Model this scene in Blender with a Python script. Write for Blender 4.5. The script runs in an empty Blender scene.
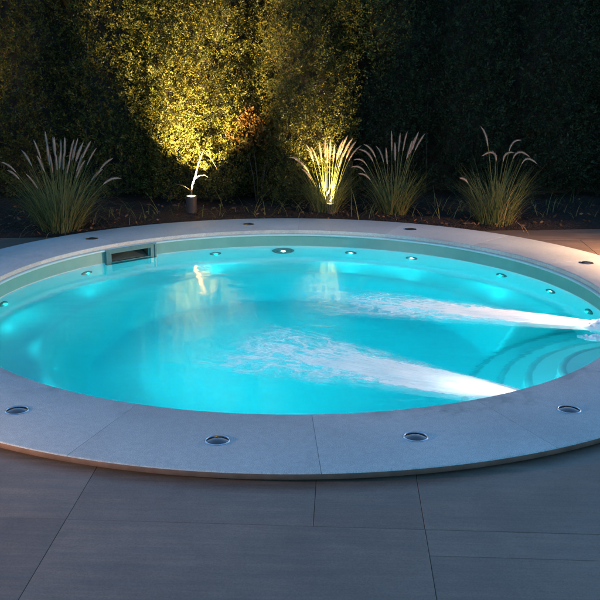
import bpy, math, random
import numpy as np
from mathutils import Vector, Matrix

random.seed(7)
rng = np.random.default_rng(11)
PI = math.pi
scene = bpy.context.scene
C = scene.collection
WATER = -0.14          # water level; coping top is z = 0
DECK = -0.04           # paving level
RIN, ROUT = 2.0, 2.553

# ------------------------------------------------------------------ helpers
def tag(o, label=None, cat=None, group=None, kind=None):
    if label: o['label'] = label
    if cat: o['category'] = cat
    if group: o['group'] = group
    if kind: o['kind'] = kind
    return o

def empty(name, loc=(0, 0, 0), rz=0.0):
    o = bpy.data.objects.new(name, None)
    o.location = loc
    o.rotation_euler = (0, 0, rz)
    o.empty_display_size = 0.1
    C.objects.link(o)
    return o

class MB:
    """collects verts / faces (and an optional uv per vertex)"""
    def __init__(s):
        s.v = []; s.f = []; s.uv = []
    def add(s, verts, faces, uv=None):
        b = len(s.v)
        s.v.extend([tuple(map(float, p)) for p in verts])
        s.f.extend([tuple(i + b for i in f) for f in faces])
        s.uv.extend(uv if uv is not None else [(0.0, 0.0)] * len(verts))
    def box(s, lo, hi, M=None):
        x0, y0, z0 = lo; x1, y1, z1 = hi
        vs = [(x0,y0,z0),(x1,y0,z0),(x1,y1,z0),(x0,y1,z0),(x0,y0,z1),(x1,y0,z1),(x1,y1,z1),(x0,y1,z1)]
        if M is not None: vs = [tuple(M @ Vector(p)) for p in vs]
        s.add(vs, [(3,2,1,0),(4,5,6,7),(0,1,5,4),(1,2,6,5),(2,3,7,6),(3,0,4,7)])
    def lathe(s, prof, n=48, M=None, a0=0.0, a1=2*PI):
        """prof: list of (r, z); revolved about z"""
        full = abs((a1 - a0) - 2*PI) < 1e-6
        m = n if full else n + 1
        vs = []
        for i in range(m):
            a = a0 + (a1 - a0) * i / n
            for r, z in prof:
                p = (r*math.cos(a), r*math.sin(a), z)
                vs.append(tuple(M @ Vector(p)) if M is not None else p)
        k = len(prof); fs = []
        for i in range(n):
            j = (i + 1) % m
            for q in range(k - 1):
                fs.append((i*k+q, j*k+q, j*k+q+1, i*k+q+1))
        s.add(vs, fs)
    def tube(s, pts, rad, n=7, cap=True):
        pts = [Vector(p) for p in pts]
        k = len(pts); vs = []
        rads = rad if isinstance(rad, (list, tuple)) else [rad]*k
        up = Vector((0.31, 0.2, 0.93))
        for i, p in enumerate(pts):
            t = (pts[min(i+1, k-1)] - pts[max(i-1, 0)]).normalized()
            a = t.cross(up)
            if a.length < 1e-3: a = t.cross(Vector((1, 0, 0)))
            a.normalize(); b = t.cross(a)
            for j in range(n):
                an = 2*PI*j/n
                vs.append(tuple(p + (a*math.cos(an) + b*math.sin(an))*rads[i]))
        fs = [(i*n+j, i*n+(j+1) % n, (i+1)*n+(j+1) % n, (i+1)*n+j) for i in range(k-1) for j in range(n)]
        if cap:
            fs.append(tuple(range(n-1, -1, -1))); fs.append(tuple((k-1)*n+j for j in range(n)))
        s.add(vs, fs)
    def build(s, name, mat, parent=None, smooth=False, uv=False, bevel=0):
        me = bpy.data.meshes.new(name)
        me.from_pydata(s.v, [], s.f)
        if uv:
            l = me.uv_layers.new(name='UVMap')
            idx = np.zeros(len(me.loops), dtype=np.int32)
            me.loops.foreach_get('vertex_index', idx)
            l.data.foreach_set('uv', np.array(s.uv, dtype=np.float32)[idx].ravel())
        me.materials.append(mat)
        if smooth:
            me.polygons.foreach_set('use_smooth', [True]*len(me.polygons))
            if smooth == 'angle':
                me.set_sharp_from_angle(angle=math.radians(35))
        me.update()
        o = bpy.data.objects.new(name, me)
        C.objects.link(o)
        if parent is not None: o.parent = parent
        if bevel:
            b = o.modifiers.new('bevel', 'BEVEL'); b.width = bevel; b.segments = 2; b.limit_method = 'ANGLE'
        return o

def np_mesh(name, V, F, mat, parent=None, smooth=False):
    """V (n,3), F (m,k) arrays -> fast mesh"""
    me = bpy.data.meshes.new(name)
    V = np.asarray(V, np.float32); F = np.asarray(F, np.int32)
    me.vertices.add(len(V)); me.vertices.foreach_set('co', V.ravel())
    m, k = F.shape
    me.loops.add(m*k); me.loops.foreach_set('vertex_index', F.ravel())
    me.polygons.add(m)
    me.polygons.foreach_set('loop_start', np.arange(0, m*k, k, dtype=np.int32))
    me.polygons.foreach_set('loop_total', np.full(m, k, np.int32))
    if smooth: me.polygons.foreach_set('use_smooth', np.ones(m, bool))
    me.materials.append(mat)
    me.update(calc_edges=True); me.validate()
    o = bpy.data.objects.new(name, me); C.objects.link(o)
    if parent is not None: o.parent = parent
    return o

def smooth(a, b, x):
    t = np.clip((x - a)/(b - a), 0, 1)
    return t*t*(3 - 2*t)

def vnoise(x, y, seed=0):
    """cheap smooth value noise for geometry"""
    xi = np.floor(x).astype(int); yi = np.floor(y).astype(int)
    fx = x - xi; fy = y - yi
    fx = fx*fx*(3-2*fx); fy = fy*fy*(3-2*fy)
    def h(a, b):
        n = (a*374761393 + b*668265263 + seed*1442695041) & 0x7fffffff
        n = ((n ^ (n >> 13))*1274126177) & 0x7fffffff
        return ((n ^ (n >> 16)) & 0xffff)/65535.0
    return (h(xi,yi)*(1-fx)+h(xi+1,yi)*fx)*(1-fy)+(h(xi,yi+1)*(1-fx)+h(xi+1,yi+1)*fx)*fy

# ------------------------------------------------------------------ materials
def mat_new(name):
    m = bpy.data.materials.new(name); m.use_nodes = True
    nt = m.node_tree; nt.nodes.clear()
    out = nt.nodes.new('ShaderNodeOutputMaterial')
    return m, nt, out
class G:
    def __init__(s, nt): s.nt = nt
    def n(s, t, **kw):
        d = s.nt.nodes.new('ShaderNode' + t)
        ins = kw.pop('ins', {})
        for k, v in kw.items(): setattr(d, k, v)
        for k, v in ins.items():
            sock = d.inputs[k]
            if isinstance(v, bpy.types.NodeSocket): s.nt.links.new(v, sock)
            else: sock.default_value = v
        return d
    def math(s, op, a, b=0.0, c=None, clamp=False):
        i = {0: a, 1: b}
        if c is not None: i[2] = c
        return s.n('Math', operation=op, use_clamp=clamp, ins=i).outputs[0]
    def ramp(s, fac, stops, interp='LINEAR'):
        r = s.n('ValToRGB', ins={0: fac})
        r.color_ramp.interpolation = interp
        e = r.color_ramp.elements
        while len(e) < len(stops): e.new(0.5)
        for el, (p, c) in zip(e, stops):
            el.position = p; el.color = (c[0], c[1], c[2], 1) if not isinstance(c, (int, float)) else (c, c, c, 1)
        return r.outputs[0]
    def noise(s, vec, scale, detail=2, rough=0.5, dist=0.0):
        return s.n('TexNoise', ins={'Vector': vec, 'Scale': scale, 'Detail': detail, 'Roughness': rough, 'Distortion': dist}).outputs[0]
    def link(s, a, b): s.nt.links.new(a, b)
    def mapping(s, vec, scale=(1,1,1), rot=(0,0,0), loc=(0,0,0)):
        return s.n('Mapping', ins={'Vector': vec, 'Scale': scale, 'Rotation': rot, 'Location': loc}).outputs[0]

def principled(name, col, rough=0.5, metal=0.0, spec=0.5, var=0.0, vscale=8, bump=0.0, bscale=60, emit=None, estr=0):
    m, nt, out = mat_new(name); g = G(nt)
    tc = g.n('TexCoord').outputs['Object']
    p = g.n('BsdfPrincipled', ins={'Roughness': rough, 'Metallic': metal, 'Specular IOR Level': spec})
    n = g.noise(tc, vscale, 4, 0.6)
    a = [c*(1-var) for c in col]; b = [min(1, c*(1+var)) for c in col]
    g.link(g.ramp(n, [(0.3, a), (0.7, b)]), p.inputs['Base Color'])
    if bump:
        bn = g.n('Bump', ins={'Height': g.noise(tc, bscale, 3), 'Strength': bump, 'Distance': 0.002})
        g.link(bn.outputs[0], p.inputs['Normal'])
    if emit:
        p.inputs['Emission Color'].default_value = (*emit, 1); p.inputs['Emission Strength'].default_value = estr
    g.link(p.outputs[0], out.inputs[0])
    return m

def mat_coping():
    m, nt, out = mat_new('pale_granite'); g = G(nt)
    tc = g.n('TexCoord').outputs['Object']
    fine = g.noise(tc, 260, 3, 0.7)
    med = g.noise(tc, 38, 4, 0.65)
    big = g.noise(tc, 2.2, 3, 0.55)
    c1 = g.ramp(fine, [(0.32, (0.175, 0.222, 0.228)), (0.5, (0.272, 0.345, 0.345)), (0.68, (0.375, 0.472, 0.462))])
    c2 = g.ramp(med, [(0.3, 0.86), (0.7, 1.1)])
    c3 = g.ramp(big, [(0.3, 0.86), (0.7, 1.06)])
    mx = g.n('MixRGB', blend_type='MULTIPLY', ins={0: 1.0, 1: c1, 2: c2}).outputs[0]
    mx = g.n('MixRGB', blend_type='MULTIPLY', ins={0: 1.0, 1: mx, 2: c3}).outputs[0]
    rnd = g.n('NewGeometry').outputs['Random Per Island']
    isl = g.n('MapRange', ins={'Value': rnd, 'To Min': 0.92, 'To Max': 1.06}).outputs[0]
    # splashed wet patches, mostly along the inner edge
    rad = g.n('VectorMath', operation='LENGTH', ins={0: g.n('VectorMath', operation='MULTIPLY', ins={0: tc, 1: (1, 1, 0)}).outputs[0]}).outputs['Value']
    inner = g.n('MapRange', ins={'Value': rad, 'From Min': 2.0, 'From Max': 2.22, 'To Min': 0.16, 'To Max': 0.0}).outputs[0]
    wet = g.n('MapRange', ins={'Value': g.math('ADD', g.noise(tc, 4.5, 5, 0.62, 0.6), inner), 'From Min': 0.62, 'From Max': 0.74}).outputs[0]
    wetc = g.n('MapRange', ins={'Value': wet, 'To Min': 1.0, 'To Max': 0.91}).outputs[0]
    mx = g.n('MixRGB', blend_type='MULTIPLY', ins={0: 1.0, 1: mx, 2: g.math('MULTIPLY', isl, wetc)}).outputs[0]
    p = g.n('BsdfPrincipled', ins={'Base Color': mx, 'Specular IOR Level': 0.35})
    g.link(g.math('SUBTRACT', g.ramp(med, [(0.3, 0.5), (0.7, 0.68)]), g.math('MULTIPLY', wet, 0.22)), p.inputs['Roughness'])
    g.link(g.n('Bump', ins={'Height': fine, 'Strength': 0.35, 'Distance': 0.0015}).outputs[0], p.inputs['Normal'])
    g.link(p.outputs[0], out.inputs[0]); return m

def mat_paving():
    m, nt, out = mat_new('slate_paving'); g = G(nt)
    geo = g.n('NewGeometry')
    tc = g.n('TexCoord').outputs['Object']
    rnd = geo.outputs['Random Per Island']
    off = g.n('CombineXYZ', ins={0: g.math('MULTIPLY', rnd, 37.0), 1: g.math('MULTIPLY', rnd, 91.0), 2: 0.0}).outputs[0]
    v = g.n('VectorMath', operation='ADD', ins={0: tc, 1: off}).outputs[0]
    vr = g.mapping(v, rot=(0, 0, math.radians(2.7)))
    st = g.noise(g.mapping(vr, scale=(1.2, 16, 1)), 1.6, 6, 0.62, 0.4)
    st2 = g.noise(g.mapping(vr, scale=(3, 60, 1)), 1.5, 4, 0.6, 0.2)
    cl = g.noise(vr, 1.1, 4, 0.6)
    gr = g.noise(vr, 190, 2, 0.6)
    c = g.ramp(st, [(0.3, (0.082, 0.069, 0.053)), (0.52, (0.104, 0.088, 0.068)), (0.72, (0.126, 0.107, 0.083))])
    stain = g.noise(v, 3.7, 5, 0.7, 1.0)
    for s_, lo, hi in ((st2, 0.92, 1.08), (cl, 0.76, 1.20), (gr, 0.82, 1.18), (stain, 0.82, 1.08)):
        c = g.n('MixRGB', blend_type='MULTIPLY', ins={0: 1.0, 1: c, 2: g.ramp(s_, [(0.3, lo), (0.7, hi)])}).outputs[0]
    isl = g.n('MapRange', ins={'Value': rnd, 'To Min': 0.93, 'To Max': 1.07}).outputs[0]
    c = g.n('MixRGB', blend_type='MULTIPLY', ins={0: 1.0, 1: c, 2: isl}).outputs[0]
    p = g.n('BsdfPrincipled', ins={'Base Color': c, 'Specular IOR Level': 0.4})
    g.link(g.ramp(st, [(0.3, 0.46), (0.7, 0.62)]), p.inputs['Roughness'])
    g.link(g.n('Bump', ins={'Height': st2, 'Strength': 0.25, 'Distance': 0.002}).outputs[0], p.inputs['Normal'])
    g.link(p.outputs[0], out.inputs[0]); return m

def mat_leaf(name, cols, trans=0.35, rough=0.5, stretch=None):
    m, nt, out = mat_new(name); g = G(nt)
    rnd = g.n('NewGeometry').outputs['Random Per Island']
    tc = g.n('TexCoord').outputs['Object']
    big = g.noise(tc, 3.0, 3, 0.6)
    f = g.math('ADD', g.math('MULTIPLY', rnd, 0.6), g.math('MULTIPLY', big, 0.5), clamp=True)
    k = len(cols)
    c = g.ramp(f, [(0.12 + 0.76*i/(k-1), cc) for i, cc in enumerate(cols)])
    p = g.n('BsdfPrincipled', ins={'Base Color': c, 'Roughness': rough, 'Specular IOR Level': 0.15})
    t = g.n('BsdfTranslucent', ins={'Color': c})
    mx = g.n('MixShader', ins={0: trans, 1: p.outputs[0], 2: t.outputs[0]})
    g.link(mx.outputs[0], out.inputs[0]); return m

def mat_soil():
    m, nt, out = mat_new('bark_soil'); g = G(nt)
    tc = g.n('TexCoord').outputs['Object']
    v = g.n('TexVoronoi', ins={'Vector': tc, 'Scale': 55, 'Randomness': 1.0})
    n = g.noise(tc, 30, 5, 0.7)
    c = g.ramp(n, [(0.3, (0.007, 0.005, 0.004)), (0.55, (0.016, 0.012, 0.009)), (0.75, (0.034, 0.024, 0.017))])
    p = g.n('BsdfPrincipled', ins={'Base Color': c, 'Roughness': 0.9, 'Specular IOR Level': 0.2})
    h = g.math('ADD', v.outputs['Distance'], n)
    g.link(g.n('Bump', ins={'Height': h, 'Strength': 0.9, 'Distance': 0.012}).outputs[0], p.inputs['Normal'])
    g.link(p.outputs[0], out.inputs[0]); return m

def mat_water():
    m, nt, out = mat_new('pool_water'); g = G(nt)
    tc = g.n('TexCoord').outputs['Object']
    w = g.mapping(tc, scale=(1.0, 1.7, 1.0), rot=(0, 0, math.radians(-15)))
    n1 = g.noise(w, 2.6, 2, 0.5, 0.6)
    n2 = g.noise(w, 9.0, 3, 0.55, 0.5)
    n3 = g.noise(w, 22.0, 2, 0.5)
    # rougher water around the two jets (lower right of the pool)
    d = g.n('VectorMath', operation='DISTANCE', ins={0: tc, 1: (0.5, -0.45, WATER)}).outputs['Value']
    near = g.n('MapRange', ins={'Value': d, 'From Min': 0.3, 'From Max': 1.3, 'To Min': 0.75, 'To Max': 0.15}).outputs[0]
    h = g.math('ADD', g.math('MULTIPLY', n1, 0.6), g.math('MULTIPLY', g.math('MULTIPLY', n2, 0.45), near))
    h = g.math('ADD', h, g.math('MULTIPLY', g.math('MULTIPLY', n3, 0.10), near))
    b = g.n('Bump', ins={'Height': h, 'Strength': 1.0, 'Distance': 0.0055})
    p = g.n('BsdfPrincipled', ins={'Base Color': (1, 1, 1, 1), 'Roughness': 0.085, 'IOR': 1.333, 'Transmission Weight': 1.0, 'Normal': b.outputs[0]})
    g.link(p.outputs[0], out.inputs[0])
    ab = g.n('VolumeAbsorption', ins={'Color': (0.0, 0.94, 0.965, 1), 'Density': 1.5})
    g.link(ab.outputs[0], out.inputs['Volume'])
    return m

def mat_foam(name, streaks=1.0, seed=0.0):
    """aerated water: white, streaked along the jet (uv.x along, uv.y across -1..1)"""
    m, nt, out = mat_new(name); g = G(nt)
    uvn = g.n('UVMap').outputs[0]
    sx = g.n('SeparateXYZ', ins={0: uvn})
    s, t = sx.outputs[0], sx.outputs[1]
    uv2 = g.mapping(uvn, scale=(1, 1, 1), loc=(seed, seed*1.7, 0))
    warp = g.n('TexNoise', ins={'Vector': g.mapping(uv2, scale=(3.0, 1.6, 1)), 'Scale': 1.6, 'Detail': 3.0}).outputs[1]
    wv = g.n('VectorMath', operation='MULTIPLY_ADD', ins={0: warp, 1: (0.16, 0.50, 0.0), 2: uv2}).outputs[0]
    long_ = g.noise(g.mapping(uv2, scale=(2.2, 9, 1)), 1.6, 5, 0.62, 0.5)
    fine = g.noise(g.mapping(wv, scale=(11.0, 4.4, 1)), 1.7, 5, 0.62, 0.3)
    streak = g.noise(g.mapping(uv2, scale=(3.0, 34, 1)), 1.6, 4, 0.6, 0.2)
    # body: dense near the nozzle; its threshold is worn away by noise down the jet, so the edge is crisp but ragged
    t2 = g.math('MULTIPLY', t, t)
    amp = g.n('MapRange', ins={'Value': s, 'From Min': 0.05, 'From Max': 0.7, 'To Min': 0.18, 'To Max': 2.2}).outputs[0]
    body = g.math('SUBTRACT', g.math('SUBTRACT', 1.42, g.math('MULTIPLY', s, 1.35)), g.math('MULTIPLY', t2, 1.35))
    nz = g.math('ADD', g.math('MULTIPLY', g.math('SUBTRACT', fine, 0.5), 0.75), g.math('MULTIPLY', g.math('SUBTRACT', long_, 0.5), 0.6))
    body = g.math('ADD', body, g.math('MULTIPLY', nz, amp))
    core = g.n('MapRange', interpolation_type='SMOOTHSTEP', ins={'Value': body, 'From Min': 0.30, 'From Max': 0.52, 'To Min': 0.0, 'To Max': 1.0}).outputs[0]
    # torn filaments of froth beyond the body
    r1 = g.noise(g.mapping(wv, scale=(5.2, 1.5, 1)), 1.5, 3, 0.5, 0.5)
    fil = g.math('SUBTRACT', 1.0, g.math('MULTIPLY', g.math('ABSOLUTE', g.math('SUBTRACT', r1, 0.5)), 15.0), clamp=True)
    r2 = g.noise(g.mapping(wv, scale=(10, 2.6, 1), loc=(4.1, 2.2, 0)), 1.5, 3, 0.55, 0.8)
    fil2 = g.math('SUBTRACT', 1.0, g.math('MULTIPLY', g.math('ABSOLUTE', g.math('SUBTRACT', r2, 0.5)), 17.0), clamp=True)
    patch = g.n('MapRange', ins={'Value': fine, 'From Min': 0.50, 'From Max': 0.66, 'To Min': 0.0, 'To Max': 0.8}).outputs[0]
    fil = g.math('MAXIMUM', g.math('MULTIPLY', fil, 0.95), g.math('MULTIPLY', g.math('MAXIMUM', fil2, patch), 0.6))
    tt = g.math('ABSOLUTE', t)
    lim = g.n('MapRange', interpolation_type='SMOOTHSTEP', ins={'Value': g.math('ADD', tt, g.math('SUBTRACT', long_, 0.5)), 'From Min': 0.55, 'From Max': 0.95, 'To Min': 1.0, 'To Max': 0.0}).outputs[0]
    tail = g.n('MapRange', interpolation_type='SMOOTHSTEP', ins={'Value': s, 'From Min': 0.80, 'From Max': 1.0, 'To Min': 1.0, 'To Max': 0.0}).outputs[0]
    head = g.n('MapRange', ins={'Value': s, 'From Min': 0.25, 'From Max': 0.6, 'To Min': 0.0, 'To Max': 1.0}).outputs[0]
    fil = g.math('MULTIPLY', g.math('MULTIPLY', fil, lim), g.math('MULTIPLY', tail, head))
    opac = g.n('MapRange', ins={'Value': streak, 'From Min': 0.3, 'From Max': 0.6, 'To Min': 0.80, 'To Max': 1.0}).outputs[0]
    haze_ = g.math('MULTIPLY', g.math('MULTIPLY', lim, tail), 0.08)
    a = g.math('MAXIMUM', g.math('MAXIMUM', g.math('MULTIPLY', core, opac), fil), haze_, clamp=False)
    df = g.n('BsdfDiffuse', ins={'Color': (0.93, 0.9, 0.9, 1)})
    tr = g.n('BsdfTranslucent', ins={'Color': (0.93, 0.9, 0.9, 1)})
    mx = g.n('MixShader', ins={0: 0.5, 1: df.outputs[0], 2: tr.outputs[0]})
    bn = g.n('Bump', ins={'Height': g.math('ADD', fine, streak), 'Strength': 0.8, 'Distance': 0.012})
    g.link(bn.outputs[0], df.inputs['Normal']); g.link(bn.outputs[0], tr.inputs['Normal'])
    tp = g.n('BsdfTransparent')
    fin = g.n('MixShader', ins={0: a, 1: tp.outputs[0], 2: mx.outputs[0]})
    g.link(fin.outputs[0], out.inputs[0]); return m

M_cop = mat_coping()
M_pave = mat_paving()
M_grout = principled('dark_grout', (0.04, 0.037, 0.033), 0.9, var=0.3)
M_soil = mat_soil()
M_shell = principled('white_gelcoat', (0.74, 0.75, 0.74), 0.35, var=0.03, vscale=3, bump=0.08, bscale=20)
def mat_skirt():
    # the wall above the water line is coloured a duller sea-green than the white shell under water
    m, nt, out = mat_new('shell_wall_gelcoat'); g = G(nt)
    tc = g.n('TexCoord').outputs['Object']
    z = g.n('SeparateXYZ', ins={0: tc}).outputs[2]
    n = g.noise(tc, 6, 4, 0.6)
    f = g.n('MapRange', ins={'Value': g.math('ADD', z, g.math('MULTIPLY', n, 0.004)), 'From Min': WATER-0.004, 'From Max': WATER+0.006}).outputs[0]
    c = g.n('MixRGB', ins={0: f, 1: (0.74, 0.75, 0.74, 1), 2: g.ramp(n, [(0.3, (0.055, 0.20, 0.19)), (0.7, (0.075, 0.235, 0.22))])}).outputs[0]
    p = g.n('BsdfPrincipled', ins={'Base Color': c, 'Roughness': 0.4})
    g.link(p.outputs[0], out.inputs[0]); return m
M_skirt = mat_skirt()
M_water = mat_water()
M_lip = principled('shell_lip', (0.22, 0.40, 0.42), 0.4, var=0.06)
M_nosing = principled('grey_nosing', (0.46, 0.52, 0.53), 0.5, var=0.1)
M_chrome = principled('brushed_steel', (0.55, 0.56, 0.57), 0.22, 1.0, var=0.05)
M_darkglass = principled('dark_lens_glass', (0.015, 0.018, 0.02), 0.08, 0.0, 0.8, var=0.2)
M_gunmetal = principled('gunmetal', (0.10, 0.105, 0.11), 0.25, 1.0, var=0.1)
M_black = principled('black_plastic', (0.02, 0.02, 0.022), 0.4, var=0.2)
M_jetring = principled('grey_plastic_jet', (0.05, 0.09, 0.10), 0.3, 0.2, var=0.15)
M_jetled = principled('jet_led', (0.8, 0.8, 0.8), 0.3, emit=(0.85, 1.0, 1.0), estr=3.0)
M_teal = principled('teal_skimmer_plastic', (0.035, 0.12, 0.125), 0.25, 0.0, 0.6, var=0.15)
M_tealdark = principled('dark_skimmer_plastic', (0.03, 0.07, 0.07), 0.4, var=0.3)
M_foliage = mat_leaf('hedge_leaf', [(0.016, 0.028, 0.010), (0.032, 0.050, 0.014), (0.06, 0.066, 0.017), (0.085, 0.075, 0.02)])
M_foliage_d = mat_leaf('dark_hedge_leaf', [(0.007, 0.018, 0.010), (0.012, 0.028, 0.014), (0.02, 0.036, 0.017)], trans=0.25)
M_rust = mat_leaf('dry_leaf', [(0.035, 0.022, 0.010), (0.075, 0.042, 0.012), (0.12, 0.075, 0.02)])
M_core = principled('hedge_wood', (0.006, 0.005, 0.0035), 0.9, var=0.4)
M_bark = principled('pale_bark', (0.075, 0.05, 0.028), 0.8, var=0.25, vscale=25, bump=0.5)
M_blade = mat_leaf('grass_blade', [(0.05, 0.075, 0.025), (0.075, 0.10, 0.035), (0.14, 0.15, 0.06)], trans=0.3)
M_plume = mat_leaf('grass_plume', [(0.30, 0.245, 0.205), (0.40, 0.335, 0.285), (0.50, 0.445, 0.39)], trans=0.45, rough=0.8)
M_dead = mat_leaf('dead_grass', [(0.10, 0.07, 0.035), (0.18, 0.13, 0.07), (0.26, 0.20, 0.12)], trans=0.3)
M_litter = mat_leaf('leaf_litter', [(0.025, 0.015, 0.008), (0.05, 0.03, 0.015), (0.11, 0.065, 0.035)], trans=0.1)
M_lampglow = principled('lamp_glass', (0.9, 0.85, 0.75), 0.4, emit=(1.0, 0.66, 0.34), estr=14.0)
M_bronze = principled('dark_bronze', (0.012, 0.011, 0.010), 0.7, 0.0, var=0.2)

# ------------------------------------------------------------------ paving
ROT = math.radians(-2.7)
cr, sr = math.cos(ROT), math.sin(ROT)
def uv2w(u, v): return (u*cr - v*sr, u*sr + v*cr)
def make_paving():
    # joint rows (v) and the joints across each row (u), matched to the photographed slabs near the camera
    v_rows = [-9.6, -8.4, -7.2, -6.0, -4.8, -4.05, -3.03+0.018, -2.852, -1.65, -0.45, 0.75, 1.95, 3.15, 4.35, 5.55, 6.75]
    rows = []
    for i in range(len(v_rows)-1):
        a, b = v_rows[i], v_rows[i+1]
        off = (i*0.47) % 1.2
        us = [-8.4 + off + 1.2*k for k in range(15)]
        rows.append([a, b, us])
    slabs = []
    for a, b, us in rows:
        if abs(b + 2.852) < 1e-6:     # narrow strip right of x=.46, part of the long slab left of it
            continue
        if abs(a + 2.852) < 1e-6:     # front row, touches the coping
            us = [-8.2, -7.0, -5.8, -4.6, -3.4, -2.2, -0.605, 0.225, 0.62, 1.82, 3.02, 4.22, 5.42, 6.62, 7.82]
            us = [-8.2, -7.0, -5.8, -4.6, -3.4, -2.0, -0.60, 0.235, 0.606, 1.86, 3.06, 4.26, 5.46, 6.66, 7.86]
        if abs(b + 3.012) < 1e-6:
            # row between -4.05 and the strip; left slabs reach up to -2.852
            for u0, u1 in ((-8.2, -6.4), (-6.4, -4.6), (-4.6, -2.8), (-2.8, -0.60), (-0.60, 0.606)):
                slabs.append((u0, u1, a, -2.852))
            for u0, u1 in ((0.606, 2.4), (2.4, 4.2), (4.2, 6.0), (6.0, 7.8)):
                slabs.append((u0, u1, a, -3.012)); slabs.append((u0, u1, -3.012, -2.852))
            continue
        for k in range(len(us)-1):
            slabs.append((us[k], us[k+1], a, b))
    mb = MB(); gap = 0.0006
    for u0, u1, a, b in slabs:
        c = 0.0015
        z1 = DECK + random.uniform(-0.0006, 0.0006)
        def q(u, v, z): x, y = uv2w(u, v); return (x, y, z)
        o = [(u0+gap, a+gap), (u1-gap, a+gap), (u1-gap, b-gap), (u0+gap, b-gap)]
        i_ = [(u0+gap+c, a+gap+c), (u1-gap-c, a+gap+c), (u1-gap-c, b-gap-c), (u0+gap+c, b-gap-c)]
        # keep the slabs that would cover the pool out; those crossing its edge are cut below
        vs = [q(*p, DECK-0.03) for p in o] + [q(*p, z1-c) for p in o] + [q(*p, z1) for p in i_]
        fs = [(3,2,1,0), (8,9,10,11)]
        for k in range(4):
            j = (k+1) % 4
            fs += [(k, j, 4+j, 4+k), (4+k, 4+j, 8+j, 8+k)]
        mb.add(vs, fs)
    o = mb.build('paving', M_pave)
    cut = MB(); cut.lathe([(0, -1), (2.46, -1), (2.46, 1), (0, 1)], 128)
    co = cut.build('paving_cutter', M_pave)
    md = o.modifiers.new('cut', 'BOOLEAN'); md.operation = 'DIFFERENCE'; md.object = co; md.solver = 'EXACT'
    dg = bpy.context.evaluated_depsgraph_get()
    me = bpy.data.meshes.new_from_object(o.evaluated_get(dg))
    o.modifiers.clear(); o.data = me
    bpy.data.objects.remove(co)
    tag(o, kind='structure')
    return o
make_paving()

# dark bedding under the slabs (ring-shaped, open over the pool) that runs out to the horizon
g0 = MB(); g0.lathe([(2.44, DECK-0.006), (6, DECK-0.006), (14, DECK-0.006), (60, DECK-0.006)], 96)
tag(g0.build('ground', M_grout), kind='structure')

# ------------------------------------------------------------------ planting bed
def bed_front(x): return 2.042 + 0.098*x
def make_bed():
    xs = np.linspace(-9, 9, 361); k = 70
    V = []; F = []
    for i, x in enumerate(xs):
        y0 = bed_front(x)
        for j in range(k):
            t = j/(k-1)
            y = y0 + 3.6*t**1.3
            V.append((x, y, 0))
    V = np.array(V)
    r = np.hypot(V[:, 0], V[:, 1])
    # push the front edge round the pool: everything under the coping slides outward to r = 2.50
    s = np.where(r < 2.50, 2.50/np.maximum(r, 1e-6), 1.0)
    V[:, 0] *= s; V[:, 1] *= s
    edge = np.minimum(V[:, 1]-bed_front(V[:, 0]), np.hypot(V[:, 0], V[:, 1])-2.5)
    z = -0.036 + 0.03*smooth(0.0, 0.25, edge) + 0.03*(vnoise(V[:,0]*5, V[:,1]*5, 1)-0.4)*smooth(0, .2, edge) + 0.018*(vnoise(V[:,0]*22, V[:,1]*22, 2)-0.5)*smooth(0.02, .1, edge)
    V[:, 2] = z
    for i in range(len(xs)-1):
        for j in range(k-1):
            F.append((i*k+j, (i+1)*k+j, (i+1)*k+j+1, i*k+j+1))
    tag(np_mesh('planting_bed', V, np.array(F), M_soil, smooth=True), kind='structure')
make_bed()

# ------------------------------------------------------------------ the pool
pool = empty('round_pool', (0, 0, DECK))
tag(pool, 'large round whirlpool with a pale stone rim and glowing turquoise inside', 'pool')
PZ = -DECK     # children are written in world z; parent sits at DECK
def pool_part(o):
    o.parent = pool; o.matrix_parent_inverse = Matrix.Translation((0, 0, PZ)); return o

# stone coping: separate segments with fine joints, bullnose outer edge
joints = [-87, -65.5, -43.5, -21, 1.5, 23.5, 45.5, 67.5, 89, 111.5, 134, 156, 178.5, 201, 223.5, 251]
def make_coping():
    mb = MB()
    prof = [(RIN, -0.03), (RIN, -0.006), (RIN+0.002, -0.002), (RIN+0.006, 0.0)]
    prof += [(ROUT-0.008+0.008*math.sin(a), -0.008+0.008*math.cos(a)) for a in np.linspace(0, PI/3, 5)]
    prof += [(ROUT-0.004, -0.009), (ROUT-0.010, -0.027), (ROUT-0.016, -0.029), (RIN, -0.03)]
    for i, a in enumerate(joints):
        b = joints[(i+1) % len(joints)]
        if b < a: b += 360
        a0 = math.radians(a)+0.00035; a1 = math.radians(b)-0.00035
        n = max(8, int((b-a)*2))
        base = len(mb.v)
        mb.lathe(prof, n, None, a0, a1)
        k = len(prof)-1
        mb.f.append(tuple(base+q for q in range(k)))
        mb.f.append(tuple(base+n*len(prof)+q for q in range(k-1, -1, -1)))
    return pool_part(mb.build('coping', M_cop, smooth='angle'))
make_coping()
# darker brown outer edge of the rim, under its rounded top
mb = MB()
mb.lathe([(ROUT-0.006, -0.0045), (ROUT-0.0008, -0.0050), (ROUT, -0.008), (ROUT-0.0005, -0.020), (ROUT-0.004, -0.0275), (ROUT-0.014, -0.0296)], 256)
pool_part(mb.build('rim_edge', principled('brown_edge', (0.085, 0.056, 0.042), 0.75, var=0.3, vscale=14, bump=0.3), smooth='angle'))
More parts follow.
